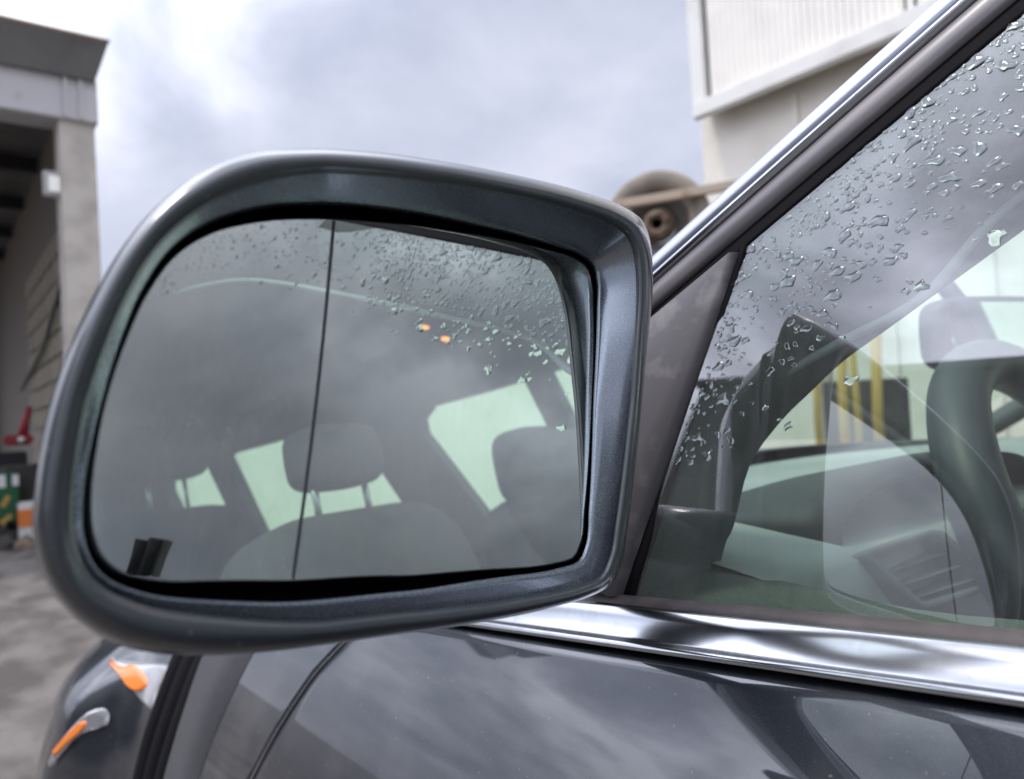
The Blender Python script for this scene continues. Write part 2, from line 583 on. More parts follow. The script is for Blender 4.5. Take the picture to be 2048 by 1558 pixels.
for yy, a in ((1000, .5), (1035, .9)):
    box('stripe', (p.x - .03, p.y - .204, at(8, yy, 8.3).z), (.05, .005, .13), 'yellow_paint', gc, rot=Matrix.Rotation(a, 3, 'Y'))
p = at(50, 1030, 8.1)
st = empty('orange_bin', (p.x, p.y, 0), 'narrow bin with an orange band between the cabinet and the mirror', 'bin')
h = at(50, 1005, 8.1).z
box('body', (p.x + .04, p.y, h / 2), (.20, .3, h), 'white_paint', st, .02)
box('band', (p.x + .04, p.y - .003, h * .62), (.205, .304, h * .45), 'orange_paint', st)
p = at(25, 1085, 7.7)
for k, (rm, rl, rx) in enumerate((('grime', 'dark grimy lump of rubble below the green cabinet', -.12), ('rusty_hub', 'rust-brown lump of scrap below the orange bin', .12), ('concrete', 'pale grey lump of concrete by the shed opening', -.3))):
    q = V((p.x + rx, p.y + random.uniform(-.2, .2), 0))
    vs = []
    s = random.uniform(.12, .17)
    for a in range(4):
        for bb in range(8):
            th, ph = bb / 8 * 6.283, a / 3 * 1.5
            rr = s * (1 + random.uniform(-.25, .25))
            vs.append(q + V((rr * math.cos(th) * math.cos(ph), rr * math.sin(th) * math.cos(ph), rr * math.sin(ph) - .005)))
    fs = [(a * 8 + bb, a * 8 + (bb + 1) % 8, (a + 1) * 8 + (bb + 1) % 8, (a + 1) * 8 + bb) for a in range(3) for bb in range(8)]
    mk('rubble_lump', vs, fs, rm, smooth=False, label=rl, cat='rubble', group='rubble at the shed mouth')
for px, py, dz_, sz, mt, nm, lb in ((42, 930, 9.2, (.42, .4), 'grime', 'tool_chest', 'dark grimy tool chest standing behind the red machine in the shed'),
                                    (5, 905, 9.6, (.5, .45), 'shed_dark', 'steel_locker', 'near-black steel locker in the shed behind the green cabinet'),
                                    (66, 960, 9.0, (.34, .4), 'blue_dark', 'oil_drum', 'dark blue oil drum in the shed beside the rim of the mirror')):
    p = at(px, py, dz_)
    root = empty(nm, (p.x, p.y, 0), lb, nm.replace('_', ' '))
    if nm == 'oil_drum':
        tube('drum_body', [(p.x, p.y, .02), (p.x, p.y, p.z - .03)], sz[0] / 2, mt, root, 24)
        for f_ in (.33, .66, .98):
            tube('drum_hoop', [(p.x, p.y, p.z * f_ - .03), (p.x, p.y, p.z * f_)], sz[0] / 2 + .012, mt, root, 24)
    else:
        box('carcass', (p.x, p.y, p.z / 2), (sz[0], sz[1], p.z), mt, root, .015)
        for f_ in (.3, .55, .8):
            box('drawer_front', (p.x, p.y - sz[1] / 2 - .008, p.z * f_), (sz[0] * .9, .016, p.z * .2), mt, root, .004)
# --- white building on the right
pb = at(1392, 245, 13.4)
BX, BY, BZ = pb.x, pb.y, pb.z
wb = empty('white_building', (BX + 8, BY - 15, 0), 'white two-tier industrial building with ribbed upper cladding', 'building')
ll = at(1418, 300, 13.9)
box('storey_wall', (BX + 8.4, ll.y - 20, BZ / 2 + .1), (16, 40, BZ + .2), 'render_wall', wb)
for k in range(9):
    box('wall_rib', (BX + .38, ll.y - 1.9 - k * 1.35, BZ / 2), (.06, .10, BZ), 'render_wall', wb)
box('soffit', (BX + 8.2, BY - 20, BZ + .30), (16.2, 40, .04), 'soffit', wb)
# ribbed cladding: real corrugation, one sheet per panel
def ribbed(y0, y1, z0, z1, x):
    pts = []
    y = y0
    while y > y1:
        for dy, dx in ((0, 0), (.035, 0), (.045, .022), (.09, .022), (.10, 0)):
            pts.append((x + dx, y - dy))
        y -= .115
    return [[V((a, b_, z)) for z in (z0, z1)] for a, b_ in pts]
yy = BY - .35
for k in range(7):
    grid('cladding_sheet', ribbed(yy, yy - 3.3, BZ + .35, BZ + 6, BX + .02), 'cladding', wb, smooth=False)
    box('sheet_joint', (BX + .0, yy - 3.42, BZ + 3.2), (.05, .09, 5.7), 'flashing', wb)
    yy -= 3.5
box('end_wall', (BX + 8.2, BY - .06, BZ + 3.3), (16, .08, 5.9), 'cladding', wb)
box('upper_core', (BX + 8.2, BY - 20, BZ + 3.3), (16.1, 39.7, 5.8), 'shed_dark', wb)
box('corner_post', (BX + .02, BY - .13, BZ + 3.2), (.16, .30, 6.1), 'flashing', wb, .02)
box('base_flashing', (BX - .03, BY - 14.2, BZ + .17), (.16, 28.4, .30), 'flashing', wb, .03)
# --- wheel up on a steel rack
pw = at(1314, 448, 8.0)
wx = V((math.cos(math.radians(58)), -math.sin(math.radians(58)), 0))   # wheel plane faces the camera
wy = V((math.sin(math.radians(58)), math.cos(math.radians(58)), 0))
wz = V((0, 0, 1))
tw = empty('truck_wheel', pw - wz * .58, 'big dusty wheel without tyre tread lying up on a steel rack', 'wheel')
def ring_rows(prof, n=56):
    return [[pw + (wx * math.cos(a) + wz * math.sin(a)) * r + wy * d for a in [2 * math.pi * j / n for j in range(n)]] for r, d in prof]
flip(grid('tyre', ring_rows([(.33, .10), (.34, -.02), (.42, -.085), (.52, -.09), (.565, -.06), (.58, 0), (.58, .16), (.55, .22), (.4, .24)]), 'tyre', tw, True))
flip(grid('rim', ring_rows([(.17, .22), (.20, .12), (.31, .05), (.345, -.03)]), 'tyre_wall', tw, True))
flip(grid('hub', ring_rows([(.055, .06), (.06, -.02), (.13, -.03), (.165, .02), (.19, .10)]), 'rusty_hub', tw, True))
flip(grid('hub_bore', ring_rows([(.001, .09), (.056, .09), (.056, -.022)]), 'black_gap', tw, True))
for j in range(6):
    a = j * math.pi / 3 + .3
    c = pw + (wx * math.cos(a) + wz * math.sin(a)) * .105 - wy * .03
    tube('bolt', [c, c - wy * .03], .018, 'rusty_hub', tw, 8)
rk = empty('steel_rack', (pw.x, pw.y, 0), 'beige steel rack frame holding up the big dusty wheel', 'rack')
a0, a1 = at(1236, 410, 7.7), at(1425, 378, 7.75)
dirn = (a1 - a0).normalized()
def bar(name, p, q, s, m, parent):
    d = (q - p)
    return box(name, (p + q) / 2, (s[0], d.length, s[1]), m, parent, .006, rot=d.to_track_quat('Y', 'Z').to_matrix())
bar('crossbar', a0, a1 + dirn * 1.2, (.10, .09), 'frame_beige', rk)
for p in (a0 + dirn * .06, a1 + dirn * 1.1):
    box('post', (p.x, p.y, p.z / 2 - .03), (.11, .11, p.z - .07), 'frame_beige', rk, .006)
base = pw - wz * .60
bar('shelf_beam', V((a0.x, a0.y, base.z)) + wy * .35, V((a1.x, a1.y, base.z)) + dirn * 1.2 + wy * .35, (.3, .08), 'frame_beige', rk)
for p in (a0 + dirn * .06, a1 + dirn * 1.1):
    q = p + wy * .7
    box('post', (q.x, q.y, base.z / 2), (.11, .11, base.z), 'frame_beige', rk, .006)
    bar('strut', V((p.x, p.y, base.z - .1)), V((q.x, q.y, base.z - .1)), (.08, .08), 'frame_beige', rk)
# --- yellow posts seen through the windscreen
for k, (px, wd, lb) in enumerate(((1640, .028, 'thin yellow post closest to the pillar trim, beyond the windscreen'), (1688, .045, 'thick yellow post before the dark crate, beyond the windscreen'),
                                 (1710, .03, 'thin yellow post in the middle before the dark crate'), (1760, .045, 'thick yellow post closest to the steering wheel, beyond the windscreen'))):
    p = at(px, 830, 6.4 + .35 * (k % 2))
    tube('yellow_post', [(p.x, p.y, 0), (p.x + .05 * (k % 3 - 1), p.y, .9), (p.x + .03 * (k % 2), p.y, 1.75)], wd, 'yellow_paint', label=lb, cat='post', group='yellow posts beyond the windscreen')
p = at(1735, 830, 7.2)
dk = empty('dark_crate', (p.x, p.y, 0), 'dark timber crate behind the yellow posts beyond the windscreen', 'crate')
for k in range(6):
    box('plank', (p.x - .3 + k * .12, p.y, .62), (.10, .5, 1.24), 'grime', dk, .005)
# --- things at the side and behind, seen only as reflections
wh = empty('grey_warehouse', (-14, 8, 0), 'tall grey warehouse across the yard, mirrored dark in the driver window', 'warehouse')
box('wall', (-14, 4.2, 3.9), (8, 10.6, 7.8), 'eave_metal', wh)
box('roof_edge', (-14, 4.2, 7.88), (8.3, 10.9, .16), 'eave_metal', wh)
for k in range(2):
    box('roller_door', (-9.97, 2.2 + k * 4.4, 1.9), (.1, 2.8, 3.8), 'shed_dark', wh)
# ================================================================== THE CAR
car = empty('car', (.7, -.6, 0), 'dark grey metallic car with chrome window line, seen close at its door mirror', 'car')
ZB1, ZB2 = on_glass(1240, 1195), on_glass(2048, 1262)
slope = (ZB2.z - ZB1.z) / (ZB2.y - ZB1.y)
def belt(y):
    return ZB1.z + (max(y, -.05) - ZB1.y) * slope + .03 * (max(-1.5, min(y, -.05)) + .05) * -1
E0, E1 = on_glass(1465, 510), on_glass(2048, 20)
td = (E1 - E0).normalized()
def zedge(y):       # height of the upper window edge
    z = E0.z + (y - E0.y) * td.z / td.y
    zr = 1.66
    k = 40.
    return -math.log(math.exp(-k * z) + math.exp(-k * zr)) / k
# ---- driver's window
F0, F1 = on_glass(1478, 512), on_glass(1258, 1195)      # front edge of the pane
def yfront(z):
    t = (z - F1.z) / (F0.z - F1.z)
    return F1.y + (F0.y - F1.y) * min(t, 1.15)
YB = -.94
rows = []
NY = 90
for i in range(NY + 1):
    s = i / NY
    y_ = F1.y + (YB - F1.y) * (s ** 1.4)
    z0, z1 = belt(y_) - .03, zedge(y_) + .012
    r = []
    for j in range(25):
        z = z0 + (z1 - z0) * j / 24
        yy = y_
        yf = yfront(z) + .010
        if yy > yf:
            yy = yf - (F1.y + .02 - yy) * .002
        r.append(V((gx(z), yy, z)))
    rows.append(r)
win = grid('driver_window', rows, 'window_glass', car)
if win.data.polygons[len(win.data.polygons) // 2].normal.x > 0:
    flip(win)
# ---- raindrops on it
def drop_mesh(k):
    rn = random.Random(k)
    seg, ang = 12, [rn.uniform(0, 6.28) for _ in range(4)]
    amp = [rn.uniform(.05, .32), rn.uniform(.08, .30), rn.uniform(.05, .20), rn.uniform(.02, .12)]
    vs = [(0, 0, .34)]
    for rr, hh in ((.45, .30), (.8, .19), (1.0, 0.)):
        for j in range(seg):
            a = 2 * math.pi * j / seg
            q = 1 + sum(amp[i] * math.cos((i + 2) * a + ang[i]) for i in range(4)) * rr
            vs.append((rr * q * math.cos(a) * 1.15, rr * q * math.sin(a) * .9, hh))
    fs = [(0, 1 + j, 1 + (j + 1) % seg) for j in range(seg)]
    for k_ in range(2):
        b_ = 1 + k_ * seg
        fs += [(b_ + j, b_ + seg + j, b_ + seg + (j + 1) % seg, b_ + (j + 1) % seg) for j in range(seg)]
    me = mesh('raindrop', vs, fs)
    me.materials.append(MAT['water'])
    return me
DM = [drop_mesh(100 + i) for i in range(16)]
cand = []
tries = 0
occ = []
def try_drop(y, z, rad):
    for (a, b_, c) in occ:
        if (a - y) ** 2 + (b_ - z) ** 2 < ((c + rad) * 1.0) ** 2:
            return
    occ.append((y, z, rad))
while len(occ) < 1500 and tries < 150000:
    tries += 1
    y = random.uniform(-.75, .235)
    if y < -.02 and random.random() < .84:
        continue
    zt = zedge(y)
    band = .027 if y > -.05 else .045
    d = random.expovariate(1 / band)
    if random.random() < .13:
        # drops beside the front edge
        z = random.uniform(1.15, 1.29)
        y = yfront(z) - .004 - random.expovariate(1 / .014)
    else:
        z = zt - .003 - min(d, random.uniform(.04, .085)) / .8
    if z < 1.155 + .05 * sstep(.1, -.3, y) or y > yfront(z) - .002 or z > zedge(y) - .002:
        continue
    clump = math.sin(y * 91 + z * 60) * math.sin(z * 117 - y * 31)
    if clump < -.25 and random.random() < .75:
        continue
    rad = min(.0042, max(.0007, random.lognormvariate(math.log(.0015), .52)))
    if y < -.05:
        rad *= .75
    try_drop(y, z, rad)
occ.sort(key=lambda q: -q[2] * (1 if q[0] > .0 else .45))
for i, (y, z, rad) in enumerate(occ[:300]):
    o = link('raindrop', DM[i % 16], None, win)
    n = gnorm(z)
    t1 = V((0, -1, 0))
    a = random.uniform(-.9, .9)
    t2 = n.cross(t1)
    x_ = t1 * math.cos(a) + t2 * math.sin(a)
    y_ = n.cross(x_)
    hgt = rad * .52
    o.matrix_parent_inverse = Matrix()
    M4 = Matrix(((x_.x * rad, y_.x * rad, n.x * hgt, gx(z) + n.x * .0003), (x_.y * rad, y_.y * rad, n.y * hgt, y), (x_.z * rad, y_.z * rad, n.z * hgt, z + n.z * .0003), (0, 0, 0, 1)))
    o.matrix_basis = M4
vs, fs = [], []
for i, (y, z, rad) in enumerate(occ[300:]):
    me = DM[i % 16]
    n = gnorm(z)
    t1 = V((0, -1, 0))
    t2 = n.cross(t1)
    b0 = len(vs)
    for v in me.vertices:
        vs.append(V((gx(z), y, z)) + n * (.0003 + v.co.z * rad * .52) + (t1 * v.co.x + t2 * v.co.y) * rad)
    for p in me.polygons:
        fs.append([b0 + q for q in p.vertices])
mk('fine_raindrops', vs, fs, 'water', win, kind='stuff')
# ---- black bars on the lower pane
# ---- outer belt: rubber lip, chrome strip
ys = [-1.9 + i * (2.62) / 70 for i in range(71)]
def sweep(name, prof, m, parent, y0=-1.9, y1=.72, n=80, **k):
    rows = []
    for i in range(n + 1):
        y = y0 + (y1 - y0) * i / n
        rows.append([V((a, y, belt(y) + b_)) for a, b_ in prof(y)])
    return grid(name, rows, m, parent, **k)
door = None
CB0, CB1 = on_x(950, 1257, -.034), on_x(2048, 1420, -.034)
def cbot(y):
    t = (y - CB1.y) / (CB0.y - CB1.y)
    return CB1.z + (CB0.z - CB1.z) * max(-2.5, t) - belt(y)
def skin(y, s):
    """outer body surface, s = distance below the chrome strip"""
    x = -.030 - .140 * (1 - math.exp(-s / .19)) - .03 * s
    if FLARE[0]:
        z = belt(y) + cbot(y) - s
        q_ = y - FLARE[0](z)
        x -= .085 * sstep(.14, .34, q_) * sstep(.0, .16, s) - .36 * sstep(.36, 1.5, q_)
    return x
FLARE = [None]
def on_skin(px, py):
    d = ray(px, py)
    def inside(t):
        p = CAM + d * t
        s = belt(p.y) + cbot(p.y) - p.z
        return s > -.05 and p.x > skin(p.y, max(s, 0))
    t = .25
    while t < 2.3 and not inside(t):
        t += .008
    lo, hi = t - .008, t
    for _ in range(12):
        md = (lo + hi) / 2
        if inside(md):
            hi = md
        else:
            lo = md
    return CAM + d * hi
shut = [on_skin(*q) for q in ((700, 1268), (680, 1290), (632, 1340), (590, 1400), (545, 1472), (500, 1558))]
ext = shut[-1] + (shut[-1] - shut[-2]) * 1.5
shut_pts = [(p.y, p.z) for p in shut] + [(ext.y + .03, ext.z), (ext.y + .02, .45)]
shut_pts.sort(key=lambda q: -q[1])
def yshut(z):
    P = shut_pts
    if z >= P[0][1]:
        return P[0][0] + (z - P[0][1]) * (P[0][0] - P[1][0]) / (P[0][1] - P[1][1])
    for (a, b_), (c, d) in zip(P, P[1:]):
        if z >= d:
            t = (z - d) / (b_ - d + 1e-9)
            return c + (a - c) * t
    return P[-1][0]
def panel(name, yfun0, yfun1, s0, s1, m, parent, ny=60, ns=40, edge=.006, hem=(True, True), **k):
    """body sheet between two front/back curves with rolled-in edges"""
    rows = []
    for i in range(ny + 1):
        u = i / ny
        r = []
        for j in range(ns + 1):
            s = s0 + (s1 - s0) * (j / ns) ** 1.3
            y = .3
            for _ in range(6):
                z = belt(y) + cbot(y) - s
                a, b_ = yfun0(z), yfun1(z)
                y = a + (b_ - a) * u
            x = skin(y, s)
            dd = min(abs(y - a) if hem[0] else 9, abs(b_ - y) if hem[1] else 9)
            r.append(V((x, y, z)))
        rows.append(r)
    # hems: fold the edge rows inwards
    if hem[0]:
        rows = [[p + V((.020, 0, 0)) for p in rows[0]], [p + V((.002, -.0005, 0)) for p in rows[0]]] + [[p + (V((0, .003, 0)) if rows[-1][0].y > rows[0][0].y else V((0, -.003, 0))) for p in rows[0]]] + rows[1:]
    if hem[1]:
        sg = 1 if rows[-1][0].y > rows[0][0].y else -1
        last = rows[-1]
        rows = rows[:-1] + [[p - V((0, .003 * sg, 0)) for p in last], [p + V((.002, 0, 0)) for p in last], [p + V((.020, 0, 0)) for p in last]]
    top = [r[0] + V((.012, 0, .001)) for r in rows]
    rows = [[t] + r for t, r in zip(top, rows)]
    return grid(name, rows, m, parent, **k)
door = panel('driver_door', lambda z: -1.02, lambda z: yshut(z) - .0025, .004, .75, 'paint', car, ny=90, ns=50, hem=(False, True))
sweep('belt_rubber', lambda y: [(-.001, -.014), (-.002, .002), (-.005, .003), (-.0115, -.001), (-.0125, -.012)], 'rubber_belt', door)
chrome = sweep('chrome_strip', lambda y: [(-.0120, -.012), (-.0122, -.003), (-.0135, -.0005), (-.0165, -.0015), (-.020, -.0055), (-.0245, -.4 * .02 + cbot(y) * .35), (-.029, cbot(y) * .7 - .002), (-.0325, cbot(y) + .004), (-.0335, cbot(y) + .001), (-.032, cbot(y)), (-.024, cbot(y) + .001)], 'chrome', door, y1=.64)
sweep('strip_gap', lambda y: [(-.020, cbot(y) + .004), (-.020, cbot(y) - .012)], 'black_gap', door)
rows = []
for i in range(41):
    z = shut_pts[0][1] + .03 - i / 40 * (shut_pts[0][1] - .45)
    y = yshut(z)
    s = belt(y) + cbot(y) - z
    x = skin(y, max(0, s)) + .012
    rows.append([V((x, y - .02, z)), V((x, y + .02, z))])
grid('shut_gap', rows, 'black_gap', door)
# ---- front wing with its ribbed side trim and the bulging arch
TR = [on_skin(*q) for q in ((505, 1310), (460, 1400), (425, 1480), (398, 1558))]
TL = [on_skin(*q) for q in ((420, 1310), (385, 1400), (358, 1480), (335, 1558))]
def yline(P):
    Q = sorted([(p.z, p.y) for p in P])
    zs, yv = [a for a, _ in Q], [b_ for _, b_ in Q]
    def f(z):
        if z <= zs[0]:
            return yv[0] + (z - zs[0]) * (yv[1] - yv[0]) / (zs[1] - zs[0]) * .3
        if z >= zs[-1]:
            return yv[-1] + (z - zs[-1]) * (yv[-1] - yv[-2]) / (zs[-1] - zs[-2])
        return float(np.interp(z, zs, yv))
    return f
ytr, ytl = yline(TR), yline(TL)
FLARE[0] = ytl
wing = panel('front_wing', lambda z: yshut(z) + .0025, lambda z: ytr(z), .0, .75, 'paint', car, ny=24, ns=40, hem=(True, False))
arch = panel('wheel_arch', lambda z: ytl(z) + .153, lambda z: ytl(z) + 1.3, .0, .75, 'paint', wing, ny=90, ns=50, hem=(False, False))
rows = []
for i in range(41):
    z = 1.06 - i / 40 * .6
    a, b_ = ytr(z), ytl(z)
    x = skin(a, max(0, belt(a) + cbot(a) - z))
    rows.append([V((x + .012, a, z)), V((x - .001, a + .001, z)), V((x - .002, b_ - .002, z)), V((x + .012, b_, z))])
grid('brushed_strip', rows, 'brushed', wing)
for k in range(3):
    rows = []
    for i in range(41):
        z = 1.06 - i / 40 * .6
        a = ytl(z) + .002 + k * .050
        x = skin(a, max(0, belt(a) + cbot(a) - z)) - .001
        rows.append([V((x + .014, a, z)), V((x, a + .004, z)), V((x - .005, a + .013, z)), V((x - .005, a + .030, z)), V((x, a + .041, z)), V((x + .014, a + .046, z))])
    grid('trim_rib', rows, 'rubber', wing)
def skin_patch(name, pix, off, m, parent, n=8):
    c = (sum(p[0] for p in pix) / len(pix), sum(p[1] for p in pix) / len(pix))
    vs, fs = [], []
    for k in range(n + 1):
        for p in pix:
            f_ = k / n
            q_ = on_skin(c[0] + (p[0] - c[0]) * f_, c[1] + (p[1] - c[1]) * f_)
            vs.append(q_ + V((-off * (1 if k < n else .1), -off * .4, 0)))
    m_ = len(pix)
    for k in range(n):
        for i in range(m_):
            fs.append((k * m_ + i, k * m_ + (i + 1) % m_, (k + 1) * m_ + (i + 1) % m_, (k + 1) * m_ + i))
    return mk(name, vs, fs, m, parent)
def dense(pix, n=24):
    return [(p.x, p.y) for p in catmull([(a, b_, 0) for a, b_ in pix], n, True)]
patch1 = skin_patch('wing_patch', dense([(222, 1312), (262, 1322), (330, 1326), (352, 1345), (322, 1385), (312, 1424), (285, 1402), (250, 1352)]), .004, 'patch_silver', wing)  # silver patches carrying amber patches, laid on the wing skin
skin_patch('amber_patch', dense([(222, 1318), (246, 1330), (274, 1326), (298, 1350), (301, 1370), (284, 1382), (262, 1370), (246, 1346)]), .007, 'amber', patch1)
patch2 = skin_patch('wing_patch', dense([(96, 1524), (128, 1474), (176, 1424), (214, 1418), (216, 1448), (192, 1452), (150, 1478), (110, 1528)]), .004, 'patch_silver', wing)
skin_patch('amber_patch', dense([(110, 1504), (134, 1474), (168, 1440), (180, 1440), (172, 1456), (140, 1484), (116, 1508)]), .007, 'amber', patch2)
# added chrome strip that stands in for the highlight along the shut line
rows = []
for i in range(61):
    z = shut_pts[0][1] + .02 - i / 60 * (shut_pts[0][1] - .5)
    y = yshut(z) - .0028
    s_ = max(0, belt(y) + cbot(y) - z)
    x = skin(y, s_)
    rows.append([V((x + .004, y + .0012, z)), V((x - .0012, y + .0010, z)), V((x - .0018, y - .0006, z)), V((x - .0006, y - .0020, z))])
grid('edge_highlight', rows, 'chrome', door)
# ---- A pillar: seal, door frame, bright strip, painted pillar
def pillar(name, prof, m, parent, mirror=False, t0=-.62, t1=.62, n=40):
    rows = []
    for i in range(n + 1):
        t = t0 + (t1 - t0) * i / n
        y = E0.y + td.y * t
        z = zedge(y)
        if y > E0.y:
            z = E0.z + (y - E0.y) * td.z / td.y
        # local frame
        z2 = zedge(y - .004) if y <= E0.y else E0.z + (y - .004 - E0.y) * td.z / td.y
        p = V((gx(z), y, z))
        tt = (V((gx(z2), y - .004, z2)) - p).normalized()
        nn = gnorm(max(z, 1.1))
        ww = nn.cross(tt).normalized()
        if ww.z < 0:
            ww = -ww
        r = [p + ww * (a * .001) + nn * (b_ * .001) for a, b_ in prof]
        if mirror:
            r = [V((1.44 - q.x, q.y, q.z)) for q in r]
        rows.append(r)
    return grid(name, rows, m, parent)
T1 = 1.3
frame = pillar('window_frame', [(7.5, -1), (8, 2.5), (10, 4.2), (15, 5.3), (20.5, 5.6), (22, 4.5), (22, 0)], 'satin_frame', door, t1=T1)
pillar('window_seal', [(-2.5, -3), (-2, .6), (0, 1.0), (4, .6), (8, .6), (8, -3)], 'rubber', door, t1=T1)
pillar('bright_strip', [(22, 1), (22.5, 6), (24, 8.4), (26, 8.8), (27.5, 7.2), (27.8, 2)], 'chrome', door, t1=T1)
ap = pillar('windscreen_pillar', [(27.8, -2), (28.5, 4.5), (30, 6.6), (34, 7.4), (40, 6.0), (46, 1), (50, -8), (52, -22), (52, -60)], 'satin_alloy', car, t1=T1)
# ---- sail panel in front of the window
A0 = on_glass(1461, 506, -.004)
A1 = on_glass(1226, 1190, -.006)
tdn = -td
A2 = A0 + tdn * .42
bot = lambda y: V((gx(belt(y)) - .008, y, belt(y)))
rows = []
for i in range(25):
    s = i / 24
    a = A0 + (A1 - A0) * s
    c0 = A0 + tdn * (.30 * s) + V((.0, 0, 0))
    row = []
    back = V((0, -1, 0))
    row.append(a + V((.008, -.0045, 0)))
    row.append(a + V((.002, -.0040, 0)))
    row.append(a + V((-.0015, -.0022, 0)))
    for j in range(10):
        q = j / 9
        p = a.lerp(c0, q)
        bulge = .010 * math.sin(min(1, s) * math.pi * .5) * math.sin(q * math.pi * .8 + .25)
        row.append(p + V((-.002 - bulge, 0, 0)))
    rows.append(row)
sail = grid('mirror_sail', rows, 'sail_plastic', car)
rows = []
for i in range(25):
    s = -.03 + i / 24 * 1.03
    a = A0 + (A1 - A0) * s + V((.0052, -.001, 0))
    b_ = F0 + (F1 - F0) * s + V((-.0012, -.004, 0))
    rows.append([a + V((.006, .003, 0)), a, a.lerp(b_, .5) + V((-.0012, 0, 0)), b_, b_ + V((.004, 0, 0))])
grid('sail_seal', rows, 'rubber', sail)
# ---- door mirror -------------------------------------------------
ML, MR = at(65, 1000, .18), at(1300, 800, .37)
hd = MR - ML
NH = V((hd.y, -hd.x, 0)).normalized()
if NH.y > 0:
    NH = -NH
def on_face(px, py, depth):
    d = ray(px, py)
    return CAM + d * ((ML - NH * depth - CAM).dot(NH) / d.dot(NH))
PC = (650., 800.)
OUT = [(1306, 560), (1305, 520), (1300, 480), (1286, 442), (1250, 415), (1180, 388), (1050, 354), (900, 324), (750, 303), (620, 296), (510, 304), (420, 335), (360, 372), (300, 425), (250, 486), (200, 566), (150, 668), (110, 775), (84, 880), (68, 985), (65, 1065), (80, 1135), (112, 1195), (160, 1245), (225, 1285), (305, 1306), (400, 1311), (500, 1307), (650, 1290), (850, 1262), (1000, 1238), (1110, 1214), (1180, 1193), (1222, 1170), (1243, 1125), (1255, 1060), (1268, 960), (1282, 830), (1296, 680)]
GLS = [(1190, 620), (1187, 565), (1176, 532), (1150, 514), (1100, 499), (950, 467), (800, 446), (640, 436), (500, 445), (420, 466), (350, 510), (300, 575), (250, 680), (213, 790), (190, 900), (180, 1000), (184, 1065), (204, 1115), (240, 1145), (300, 1160), (420, 1163), (600, 1162), (800, 1153), (1000, 1139), (1110, 1128), (1148, 1117), (1163, 1090), (1172, 1020), (1180, 930), (1187, 800)]
def polar(pts, n=256):
    A = np.array(pts, float) - PC
    th = np.unwrap(np.arctan2(A[:, 1], A[:, 0]))
    th = np.mod(th, 2 * np.pi)
    o = np.argsort(th)
    th, rr = th[o], np.hypot(A[:, 0], A[:, 1])[o]
    th3 = np.concatenate([th - 2 * np.pi, th, th + 2 * np.pi])
    r3 = np.concatenate([rr] * 3)
    # monotone-ish cubic through the points
    m_ = np.gradient(r3, th3)
    q = np.linspace(0, 2 * np.pi, n, endpoint=False)
    i = np.searchsorted(th3, q, side='right') - 1
    h = th3[i + 1] - th3[i]
    t = (q - th3[i]) / h
    r = (2 * t ** 3 - 3 * t ** 2 + 1) * r3[i] + (t ** 3 - 2 * t ** 2 + t) * h * m_[i] + (-2 * t ** 3 + 3 * t ** 2) * r3[i + 1] + (t ** 3 - t ** 2) * h * m_[i + 1]
    return q, r
NA = 288
q, rO = polar(OUT, NA)
_, rG = polar(GLS, NA)
cs, sn = np.cos(q), np.sin(q)
R_M = 8.0
eps, gg = math.radians(6.3), math.radians(9.0)
NG = V((math.sin(gg) * math.cos(eps), -math.cos(gg) * math.cos(eps), math.sin(eps)))
GP = on_face(680, 800, .014)
SCN = GP - NG * R_M
def on_mirror(px, py):
    d = ray(px, py)
    oc = CAM - SCN
    b_ = oc.dot(d)
    t = -b_ - math.sqrt(b_ * b_ - (oc.dot(oc) - R_M * R_M))
    return CAM + d * t
def refl(px, py, off):
    p = on_mirror(px, py)
    n_ = (p - SCN).normalized()
    d = ray(px, py)
    d = d - n_ * (2 * d.dot(n_))
    t = .1
    for _ in range(80):
        q = p + d * t
        t += (gx(q.z) + off - q.x) / max(d.x, .2) * .7
    return p + d * t
def pxy(i, r):
    return PC[0] + r * cs[i], PC[1] + r * sn[i]
def lipw(i):        # how much of the rim is rounded lip: wide outside, narrow by the door
    c, s_ = cs[i], sn[i]
    return .26 + .46 * max(0, -c) ** 1.2 + (.14 if s_ > 0 else .10) * abs(s_)
def ring(wfun, depth):
    out = []
    for i in range(NA):
        wv = wfun(i)
        x, y = pxy(i, rO[i] + (rG[i] - rO[i]) * wv)
        out.append(on_face(x, y, depth(i) if callable(depth) else depth))
    return out
def gdepth(i, wv, add):
    x, y = pxy(i, rO[i] + (rG[i] - rO[i]) * wv)
    x2, y2 = pxy(i, rG[i])
    p = on_mirror(x2, y2)
    return on_face(x, y, (ML - p).dot(NH) + add)
cent = sum(ring(lambda i: 0, .014), V()) / NA
O_ = ring(lambda i: 0, .012)
def shell(sx, sz, dep):
    return [V((cent.x + (p.x - cent.x) * sx + .006 * (1 - sx) * 10 * .4, p.y + dep, cent.z + (p.z - cent.z) * sz)) for p in O_]
lip_rows = [ring(lambda i: .03, .020), ring(lambda i: 0, .012), ring(lambda i: .07 * lipw(i), .0060), ring(lambda i: .20 * lipw(i), .0018), ring(lambda i: .38 * lipw(i), .0003),
            ring(lambda i: .62 * lipw(i), .0004), ring(lambda i: .86 * lipw(i), .0016), ring(lambda i: .96 * lipw(i), .0036), ring(lambda i: lipw(i), .0062)]
mirror = flip(grid('door_mirror', [shell(.02, .02, .115), shell(.35, .35, .108), shell(.6, .6, .09), shell(.78, .8, .062), shell(.90, .92, .034), shell(.955, .965, .016), shell(.985, .99, .008)] , 'paint', car, True))
rim = flip(grid('rim_lip', [shell(.985, .99, .0082)] + lip_rows, 'lip_plastic', mirror, True))
def wend(i):
    return .935 + .062 * max(0, cs[i]) ** 2 - .24 * max(0, sn[i]) ** 1.5 - .13 * max(0, -sn[i]) ** 1.5
